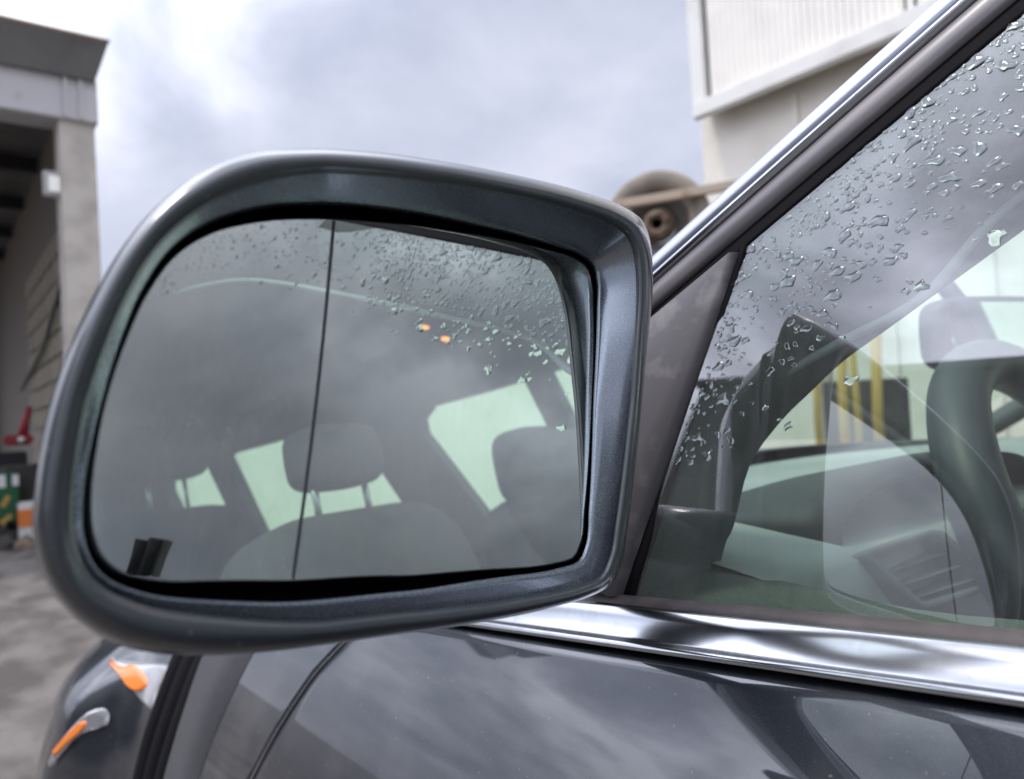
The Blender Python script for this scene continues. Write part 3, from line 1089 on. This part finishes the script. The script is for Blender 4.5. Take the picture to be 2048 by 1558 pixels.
wall_rows = [ring(lambda i: lipw(i), .0063)]
for f_ in (.12, .3, .5, .7, .88):
    r = []
    for i in range(NA):
        a = wall_rows[0][i]
        b_ = gdepth(i, wend(i) - .01, -.003)
        p = a.lerp(b_, f_)
        r.append(p)
    wall_rows.append(r)
wall_rows.append([gdepth(i, wend(i), -.002) for i in range(NA)])
wall_rows.append([gdepth(i, wend(i) + .015, .004) for i in range(NA)])
inner = flip(grid('inner_shroud', wall_rows, 'paint_dusty', mirror, True))
flip(grid('glass_gap', [[gdepth(i, wend(i) + .015, .004) for i in range(NA)], [gdepth(i, wend(i) + .02, .02) for i in range(NA)], [gdepth(i, 1.4, .022) for i in range(NA)]], 'black_gap', mirror, True))
# reflecting glass: a slightly convex disc of the traced outline, with the exact surface normals
NR = 40
vs, nr = [], []
def addv(px, py):
    p = on_mirror(px, py)
    vs.append(p)
    nr.append((p - SCN).normalized())
gc0 = (PC[0], PC[1])
addv(*gc0)
for k in range(1, NR + 1):
    f_ = k / NR
    for i in range(NA):
        addv(*pxy(i, rG[i] * f_ * .992))
fs = [(0, 1 + (i + 1) % NA, 1 + i) for i in range(NA)]
for k in range(NR - 1):
    for i in range(NA):
        a = 1 + k * NA
        fs.append((a + i, a + (i + 1) % NA, a + NA + (i + 1) % NA, a + NA + i))
gl = mk('mirror_glass', vs, fs, 'mirror', mirror)
gl.data.normals_split_custom_set_from_vertices([tuple(n) for n in nr])
# two small black bars on the outside of the pane, low down
for k, (q0_, q1_) in enumerate((((262, 1150), (284, 1080)), ((288, 1150), (312, 1078)))):
    a_, b_ = refl(*q0_, -.006), refl(*q1_, -.006)
    cl = tube('pane_bar', [a_, a_.lerp(b_, .5), b_], [.006, .006, .0075], 'black_gap', win, 8)
# bevelled rim of the glass
edge_rows = [[], [], []]
for i in range(NA):
    for rr, off, k in ((.992, .0, 0), (1.0, -.0004, 1), (1.004, -.004, 2)):
        p = on_mirror(*pxy(i, rG[i] * rr))
        edge_rows[k].append(p + (p - SCN).normalized() * off)
flip(grid('glass_edge', edge_rows, 'lip_plastic', gl, True))
# etched line of the wide-angle zone
rows = []
for i in range(41):
    t = i / 40
    px = 668 - 82 * t + 6 * math.sin(t * math.pi)
    py = 441 + (1158 - 441) * t
    row = []
    for dx in (-2.9, 2.9):
        p = on_mirror(px + dx * (1 if t < .5 else 1), py)
        row.append(p + (p - SCN).normalized() * .00025)
    rows.append(row)
grid('etched_line', rows, 'etched_line', gl)
# arm that carries the mirror on the sail panel
ap0 = sum([O_[i] for i in range(NA) if cs[i] > .8], V()) / max(1, len([i for i in range(NA) if cs[i] > .8]))
arm_a = V((cent.x + .06, cent.y + .055, cent.z - .045))
arm_b = V((-.001, cent.y + .10, cent.z - .085))
tube('mirror_arm', [arm_a, arm_a.lerp(arm_b, .4), arm_a.lerp(arm_b, .75), arm_b], [.030, .022, .020, .016], 'lip_plastic', mirror, 20)
# ---- inside: pillar trim, pale door seal, dash, wheel, seats
inn = [(1425, 1230), (1436, 1150), (1452, 1085), (1468, 1050), (1500, 930), (1560, 845), (1620, 785), (1690, 720), (1780, 655), (1880, 582), (2048, 460)]
ie = [on_glass(a, b_, .085) for a, b_ in inn]
ie_d = (ie[-1] - ie[-3]).normalized()
ie += [ie[-1] + ie_d * t for t in (.1, .22, .36)]
rows = []
for k, p in enumerate(catmull(ie, 50)):
    oo = V((gx(p.z) + .012, p.y + .035, p.z + .030))
    m1 = p.lerp(oo, .5) + V((-.004, -.016, -.006))
    rows.append([p + V((.02, .035, .0)), p + V((.004, .006, 0)), p, p.lerp(m1, .5) + V((-.003, -.004, 0)), m1, m1.lerp(oo, .5) + V((0, -.006, 0)), oo, oo + V((.01, .08, .03))])
ptrim = grid('pillar_trim', rows, 'trim_grey', car)
pv = [on_glass(1500, 785, .05), on_glass(1680, 685, .05), on_glass(1850, 590, .05), on_glass(2048, 385, .05)]
def refl_ray(px, py):
    p = on_mirror(px, py)
    n_ = (p - SCN).normalized()
    d = ray(px, py)
    return p, d - n_ * (2 * d.dot(n_))
def RXp(px, py, X):
    p, d = refl_ray(px, py)
    return p + d * ((X - p.x) / d.x)
def RYp(px, py, Y):
    p, d = refl_ray(px, py)
    return p + d * ((Y - p.y) / d.y)
pv += [refl(*q, .055) for q in ((880, 632), (760, 604), (640, 580), (560, 566), (480, 560), (400, 572), (350, 586))]
tube('door_seal', catmull(pv, 90), .0028, 'seal_pale', car)
# dash
def dash_pt(x, v):
    # v 0: by the windscreen, 1: rear lip, 2: lower rear face
    c = 1 - ((x - .72) / .66) ** 2
    yb = .50 + .26 * c
    yr = .262
    if v <= 1:
        return V((x, yb + (yr - yb) * v, 1.075 + .014 * math.sin(v * math.pi) + .004 * v))
    f_ = v - 1
    return V((x, yr - .025 * math.sin(min(f_, .5) * math.pi) + .06 * f_ * f_, 1.079 - .30 * f_))
rows = [[dash_pt(.075 + (1.365 - .075) * i / 60, j / 12) for j in range(25)] for i in range(61)]
dash = grid('dashboard', rows, 'dash_grey', car)
hood = []
for i in range(31):
    a = math.pi * i / 30
    hood.append([V((.40 - .21 * math.cos(a) * k, y, 1.075 + zz * math.sin(a) ** .6)) for y, k, zz in ((.48, .9, .015), (.42, .97, .035), (.33, 1.0, .055), (.285, .99, .055), (.29, .95, .045), (.36, .9, .03))])
grid('instrument_hood', hood, 'dash_dark', dash)
# defroster grille on the dash top
gq = [on_z(x, y, 1.0955) for x, y in ((1488, 985), (1560, 980), (1692, 1000), (1640, 1012))]
for k in range(4):
    a = gq[0].lerp(gq[3], .1 + k * .27)
    b_ = gq[1].lerp(gq[2], .1 + k * .27)
    dd = (gq[3] - gq[0]).normalized() * .0045
    mk('grille_slot', [a, b_, b_ + dd, a + dd, a - V((0, 0, .012)), b_ - V((0, 0, .012)), b_ + dd - V((0, 0, .012)), a + dd - V((0, 0, .012))],
       [(0, 1, 2, 3), (0, 4, 5, 1), (2, 6, 7, 3), (1, 5, 6, 2), (3, 7, 4, 0)], 'black_gap', dash, smooth=False)
# side vent
va, vb, vc, vd = (on_x(1712, 1112, .17), on_x(1862, 1060, .265), on_x(1992, 1172, .30), on_x(1830, 1222, .205))
vn = (vb - va).cross(vd - va).normalized()
if vn.y > 0 or vn.z < 0:
    vn = -vn if vn.z < 0 else vn
quad = [va, vb, vc, vd]
cq = sum(quad, V()) / 4
def vring(s, dpt):
    P = catmull([cq + (p - cq) * s for p in quad], 4, True)
    pts = []
    for k in range(4):
        p0, p1, p2 = quad[k - 1], quad[k], quad[(k + 1) % 4]
        p0, p1, p2 = [cq + (p - cq) * s for p in (p0, p1, p2)]
        for t in (.0, .33, .66, 1.):
            a = p1.lerp(p0, .12 * (1 - t) ** 2)
            b_ = p1.lerp(p2, .12 * t ** 2)
            pts.append(p1 + (a - p1) + (b_ - p1) + vn * dpt)
    return pts
vent = grid('air_vent', [vring(1.06, -.02), vring(1.05, .004), vring(1.0, .007), vring(.84, .005), vring(.80, -.02)], 'trim_grey', dash, True)
P_ = vring(.81, -.018)
mk('vent_recess', P_, [tuple(range(len(P_)))], 'black_gap', vent, smooth=False)
for k in range(3):
    t = .22 + k * .28
    a, b_ = va.lerp(vd, t), vb.lerp(vc, t)
    a, b_ = cq + (a - cq) * .82, cq + (b_ - cq) * .82
    dd = (vd - va).normalized() * .006
    mk('vane', [a - vn * .014, b_ - vn * .014, b_ + dd + vn * .002, a + dd + vn * .002, a - vn * .016 + dd * .3, b_ - vn * .016 + dd * .3], [(0, 1, 2, 3), (3, 2, 5, 4)], 'trim_grey', vent, smooth=False)
# door card (inner sill)
rows = []
for i in range(61):
    y = .62 - i / 60 * 1.62
    b_ = belt(y) - .016 + .020 * sstep(.16, .34, y)
    rows.append([V((x_, y, z)) for x_, z in ((.006, b_ - .10), (.010, b_ - .03), (.018, b_ - .012), (.032, b_ - .003), (.06, b_ + .002), (.085, b_ + .0), (.100, b_ - .006), (.112, b_ - .03), (.115, b_ - .12), (.10, b_ - .55))])
grid('door_card', rows, 'door_cloth', door)
# steering wheel
wq = on_x(1775, 835, .265)
wc = V((.45, wq.y - .085, wq.z - .126))
tilt = math.radians(25)
wu = V((0, math.sin(tilt), math.cos(tilt)))
wr = V((1, 0, 0))
wn = V((0, -math.cos(tilt), math.sin(tilt)))
pts = [wc + (wr * math.cos(a) + wu * math.sin(a)) * .183 for a in [2 * math.pi * i / 72 for i in range(72)]]
sw_ = tube('steering_wheel', pts, .0235, 'wheel_leather', car, 16, True)
def pad(name, c, hw, hh, th, parent):
    rows = []
    for s, d in ((.0, th), (.6, th), (.86, th * .85), (.97, th * .4), (1., 0), (.95, -.03), (.4, -.05)):
        rows.append([c + wr * (hw * s * math.copysign(abs(math.cos(a)) ** .6, math.cos(a))) + wu * (hh * s * math.copysign(abs(math.sin(a)) ** .6, math.sin(a))) + wn * d for a in [2 * math.pi * j / 40 for j in range(40)]])
    return grid(name, rows, 'wheel_leather', parent, True)
pad('hub_pad', wc - wu * .012, .082, .068, .012, sw_)
for sg in (-1, 1):
    tube('spoke', [wc + wr * sg * .06 + wu * .012, wc + wr * sg * .12 + wu * .02, wc + wr * sg * .178 + wu * .028], [.026, .020, .017], 'wheel_leather', sw_)
tube('spoke', [wc - wu * .05, wc - wu * .12, wc - wu * .178], [.03, .022, .018], 'wheel_leather', sw_)
tube('column_shroud', [wc - wn * .03, wc - wn * .12, wc - wn * .26], [.05, .06, .07], 'dash_dark', sw_)
# roof, headliner
def roof_rows(z0, crown, x0, x1, y0, y1):
    rows = []
    for i in range(31):
        y = y0 + (y1 - y0) * i / 30
        e_ = sstep(y0, y0 - .5, y)
        r = []
        for j in range(25):
            x = x0 + (x1 - x0) * j / 24
            c = 1 - ((x - .72) / (.72 - x0)) ** 2
            r.append(V((x, y, z0 + crown * c - .03 * (1 - e_) - .03 * sstep(-1.6, -2.8, y))))
        rows.append(r)
    return rows
grid('headliner', roof_rows(1.685, .045, .245, 1.195, -.34, -2.75), 'headliner', car)
grid('roof', roof_rows(1.72, .055, .235, 1.205, -.31, -2.78), 'paint', car)
LP1, LP2 = RXp(850, 658, .66), RXp(892, 682, .69)
con = rbox('overhead_console', ((LP1.x + LP2.x) / 2, (LP1.y + LP2.y) / 2 - .01, max(LP1.z, LP2.z) + .11), (.20, .20, .21), 'headliner', car, .5)
for p, rx in ((LP1, .030), (LP2, .030)):
    lens = rbox('reading_lamp', p + V((0, .0, .004)), (.024, .010, .008), 'lamp_warm', con, .7)
RX = lambda z: 1.44 - gx(z)
LX = lambda z: gx(z)
def lowpanel(name, fx, th, y0, y1, m='paint'):
    slab(name, [(y0, .32), (y1, .32), (y1, 1.05), (y0, 1.05)], fx, th, m, car)
# right side
lowpanel('passenger_door', lambda z: 1.44 + .03, -.12, .55, -.72)
lowpanel('rear_door', lambda z: 1.44 + .03, -.12, -.73, -1.55)
lowpanel('rear_wing', lambda z: 1.44 + .03, -.12, -1.56, -2.7)
cf1, cf0, cr1, cr0 = [RXp(*q_, 1.36) for q_ in ((860, 836), (950, 1000), (758, 850), (838, 1050))]
ct = RXp(1000, 784, 1.34)
def ext_line(a, b_, z):
    return a.y + (b_.y - a.y) * (z - a.z) / (b_.z - a.z)
ZT = ct.z
yF0, yF1, yR0, yR1 = ext_line(cf0, cf1, 1.04), ext_line(cf0, cf1, 1.70), ext_line(cr0, cr1, 1.04), ext_line(cr0, cr1, 1.70)
tops = [RXp(*q_, 1.35) for q_ in ((1000, 784), (860, 822), (600, 880), (515, 903), (480, 925), (385, 947))]
d0, d1 = RXp(515, 930, 1.35).y, RXp(482, 960, 1.35).y
e0 = RXp(388, 980, 1.35).y
rail = [(.05, ZT - .10), (-.30, ZT - .01)] + [(p.y, p.z) for p in tops] + [(e0 - .9, tops[-1].z)]
yE = e0 - .9
slab('cant_rail', rail + [(yE, 1.74), (.05, 1.74)], RX, -.05, 'headliner', car)
slab('centre_pillar', [(-.42, 1.04), (-.50, 1.04), (-.56, ZT + .03), (-.48, ZT + .03)], RX, -.05, 'trim_grey', car)
slab('rear_pillar', [(yF0, 1.04), (yR0, 1.04), (yR1, 1.70), (yF1 + .10, 1.70), (ext_line(cf0, cf1, cf1.z) + .085, cf1.z + .012), (ext_line(cf0, cf1, cf1.z - .012) + .03, cf1.z - .010), (ext_line(cf0, cf1, cf1.z - .05), cf1.z - .05)], RX, -.05, 'headliner', car)
slab('slim_pillar', [(d0, 1.0), (d1, 1.0), (d1, 1.70), (d0, 1.70)], RX, -.05, 'headliner', car)
slab('tail_pillar', [(e0, 1.0), (yE, 1.0), (yE, 1.70), (e0, 1.70)], RX, -.06, 'headliner', car)
slab('passenger_window', [(.25, 1.06), (-.44, 1.04), (-.50, ZT + .02), (-.20, ZT + .02), (.20, 1.27)], lambda z: RX(z) - .01, -.004, 'clear_glass', car)
slab('rear_door_window', [(-.45, 1.04), (yF0 - .03, 1.04), (yF1 - .03, 1.62), (-.51, 1.60)], lambda z: RX(z) - .01, -.004, 'clear_glass', car)
slab('quarter_window', [(yR0 + .03, 1.01), (d0 - .02, 1.01), (d0 - .02, 1.66), (yR1 + .03, 1.66)], lambda z: RX(z) - .01, -.004, 'clear_glass', car)
slab('quarter_window', [(d1 + .02, 1.01), (e0 - .02, 1.01), (e0 - .02, 1.66), (d1 + .02, 1.66)], lambda z: RX(z) - .01, -.004, 'clear_glass', car)
# left side behind the driver's door
slab('rear_door', [(-1.03, .32), (-1.95, .32), (-1.95, 1.065), (-1.03, 1.065)], lambda z: -.035 - .14 * (1.07 - z), .10, 'paint', car)
slab('rear_wing', [(-1.955, .32), (-2.78, .32), (-2.78, 1.065), (-1.955, 1.065)], lambda z: -.035 - .14 * (1.07 - z), .10, 'paint', car)
slab('centre_pillar', [(-.925, 1.05), (-1.02, 1.05), (-1.06, 1.63), (-.955, 1.63)], lambda z: LX(z) - .004, .05, 'rubber', car)
slab('cant_rail', [(-.62, 1.615), (-2.62, 1.56), (-2.62, 1.68), (-.62, 1.70)], lambda z: LX(z) - .004, .05, 'paint', car)
slab('rear_pillar', [(-1.80, 1.05), (-1.95, 1.05), (-1.98, 1.62), (-1.88, 1.62)], LX, .05, 'trim_grey', car)
slab('tail_pillar', [(-2.35, 1.0), (-2.62, 1.0), (-2.6, 1.63), (-2.42, 1.63)], LX, .06, 'paint', car)
slab('rear_door_window', [(-1.0, 1.05), (-1.85, 1.05), (-1.9, 1.61), (-1.04, 1.61)], lambda z: LX(z) + .006, .004, 'window_glass', car)
slab('quarter_window', [(-1.94, 1.05), (-2.4, 1.05), (-2.45, 1.59), (-1.97, 1.59)], lambda z: LX(z) + .006, .004, 'window_glass', car)
# tail
tg = box('tailgate', (.72, -2.72, .66), (1.36, .12, .76), 'paint', car, .03)
for x0, x1 in ((.02, .22), (1.16, 1.40)):
    mk('tail_window_pillar', [(x0, -2.78, 1.02), (x1, -2.78, 1.02), (x1 - (.04 if x0 > .7 else -.03), -2.6, 1.64), (x0 - (.14 if x0 > .7 else -.14), -2.6, 1.64),
                              (x0, -2.70, 1.02), (x1, -2.70, 1.02), (x1 - (.04 if x0 > .7 else -.03), -2.53, 1.64), (x0 - (.14 if x0 > .7 else -.14), -2.53, 1.64)],
       [(0, 1, 2, 3), (7, 6, 5, 4), (0, 4, 5, 1), (1, 5, 6, 2), (2, 6, 7, 3), (3, 7, 4, 0)], 'headliner', tg, smooth=False)
mk('tail_window', [(.2, -2.76, 1.03), (1.2, -2.76, 1.03), (1.12, -2.58, 1.60), (.24, -2.58, 1.60)], [(0, 1, 2, 3)], 'clear_glass', tg, smooth=False)
box('tail_header', (.72, -2.58, 1.61), (1.2, .12, .06), 'headliner', tg)
# windscreen
q0, q1 = E0 + tdn * .50, E0 + td * .66
wrows = []
for i in range(13):
    p = q0.lerp(q1, i / 12) + V((.05, .05, .035))
    row = []
    for j in range(25):
        s = j / 24
        x = p.x + (1.44 - 2 * p.x) * s
        c = 1 - (2 * s - 1) ** 2
        row.append(V((x, p.y + .12 * c, p.z + .045 * c)))
    wrows.append(row)
ws = grid('windscreen', wrows, 'clear_glass', car)
if ws.data.polygons[100].normal.z < 0:
    flip(ws)
pillar('windscreen_pillar', [(2, 2), (26, 4), (44, 0), (48, -40), (10, -60), (2, 2)], 'trim_grey', car, mirror=True, t1=.75)
rows = []
for j in range(25):
    s = j / 24
    x = .06 + 1.32 * s
    c = 1 - (2 * s - 1) ** 2
    yb = .535 + .22 * c
    rows.append([V((x, yb + .16, 1.02 + .02 * c)), V((x, yb + .10, 1.06 + .025 * c)), V((x, yb + .02, 1.075 + .02 * c)), V((x, yb - .04, 1.078)), V((x, yb - .05, 1.05))])
grid('scuttle', rows, 'dash_dark', car)
rows = [[V((.07 + .035 * i + (1.30 - .07 * i) * j / 20, .70 + i * .09, 1.05 + .05 * (1 - ((j - 10) / 10) ** 2) - .010 * i)) for j in range(21)] for i in range(12)]
grid('bonnet', rows, 'paint', car)
hdr = [[V((.22 + 1.0 * j / 16, -.25 - .07 * k, 1.635 + .04 * (1 - ((j - 8) / 8) ** 2) + .02 * k)) for j in range(17)] for k in range(3)]
grid('roof_header', hdr, 'headliner', car)
# rear-view mirror inside, far door mirror outside
ivp = on_x(1985, 668, .74)
ivm = rbox('rear_view_mirror', ivp, (.235, .045, .095), 'dash_dark', car, .45, rot=Matrix.Rotation(math.radians(-16), 3, 'Z'))
mk('rear_view_glass', [ivp + Matrix.Rotation(math.radians(-16), 3, 'Z') @ V(q) for q in ((-.105, -.0235, -.038), (.105, -.0235, -.038), (.105, -.0235, .038), (-.105, -.0235, .038))], [(0, 1, 2, 3)], 'mirror', ivm, smooth=False)
tube('mirror_stalk', [ivp, ivp + V((0, .04, .05)), ivp + V((0, .07, .10))], .012, 'dash_dark', ivm)
fm = rbox('passenger_mirror', (1.60, .36, 1.20), (.26, .11, .19), 'paint', car, .45)
tube('mirror_arm', [(1.50, .37, 1.14), (1.40, .37, 1.11)], .03, 'lip_plastic', fm)
# seats
def seat(name, x, y, ztop, hz_, hy=None, hw=.25, hh=.13, posts=True, bw=.50):
    s = rbox(name, (x, y + .02, ztop - .33), (bw, .16, .66), 'seat_cloth', car, .42, rot=Matrix.Rotation(math.radians(12), 3, 'X'))
    rbox('cushion', (x, y + .36, .60), (bw, .52, .16), 'seat_cloth', s, .4)
    hy = y - .045 if hy is None else hy
    h_ = rbox('headrest', (x, hy, hz_), (hw, .10, hh), 'seat_cloth', s, .5)
    for sg in (-1, 1):
        tube('headrest_post', [(x + sg * .055, hy + .005, ztop - .06), (x + sg * .055, hy, hz_)], .006, 'steel', s, 10)
    return s
h0, h1, h2 = RXp(680, 845, .41), RXp(680, 978, .41), RXp(690, 1015, .41)
seat('driver_seat', .41, h1.y + .04, h2.z - .005, (h0.z + h1.z) / 2, hy=h1.y, hw=.165, hh=h0.z - h1.z)
h0, h1 = RXp(1095, 846, 1.02), RXp(1095, 1000, 1.02)
ps = seat('passenger_seat', 1.02, h0.y - .02, h1.z + .03, (h0.z + h1.z) / 2, hy=h0.y - .05, hw=.30, hh=h0.z - h1.z)
rbox('shoulder_bolster', (1.02, h0.y + .02, h1.z - .02), (.44, .17, .34), 'seat_cloth', ps, .75)
g0, g1, g2 = RYp(315, 955, -1.42), RYp(315, 1020, -1.42), RYp(392, 985, -1.42)
seat('rear_seat', (g1.x + g2.x) / 2, -1.42, g1.z, g0.z + .07, hw=.26, hh=.15)
seat('rear_seat', 1.06, -1.50, 1.12, 1.15, hw=.24, hh=.12)
box('floor_pan', (.72, -1.0, .36), (1.36, 3.4, .06), 'dash_dark', car)
box('bulkhead', (.72, .62, .68), (1.34, .06, .7), 'dash_dark', car)
def wheel_at(x, y, nm='road_wheel'):
    rows = [[V((x + d, y + r * math.cos(a), .33 + r * math.sin(a))) for a in [2 * math.pi * j / 40 for j in range(40)]] for r, d in ((.2, -.10), (.21, -.11), (.30, -.11), (.325, -.09), (.325, .09), (.3, .11), (.2, .11))]
    t = grid(nm, rows, 'rubber', car, True)
    rows = [[V((x + d, y + r * math.cos(a), .33 + r * math.sin(a))) for a in [2 * math.pi * j / 40 for j in range(40)]] for r, d in ((.01, -.06), (.08, -.06), (.16, -.07), (.21, -.10), (.21, .1))]
    grid('rim', rows, 'steel', t, True)
for x in (.14, 1.30):
    for y in (1.35, -1.75):
        wheel_at(x + (.0 if x < 1 else 0), y)
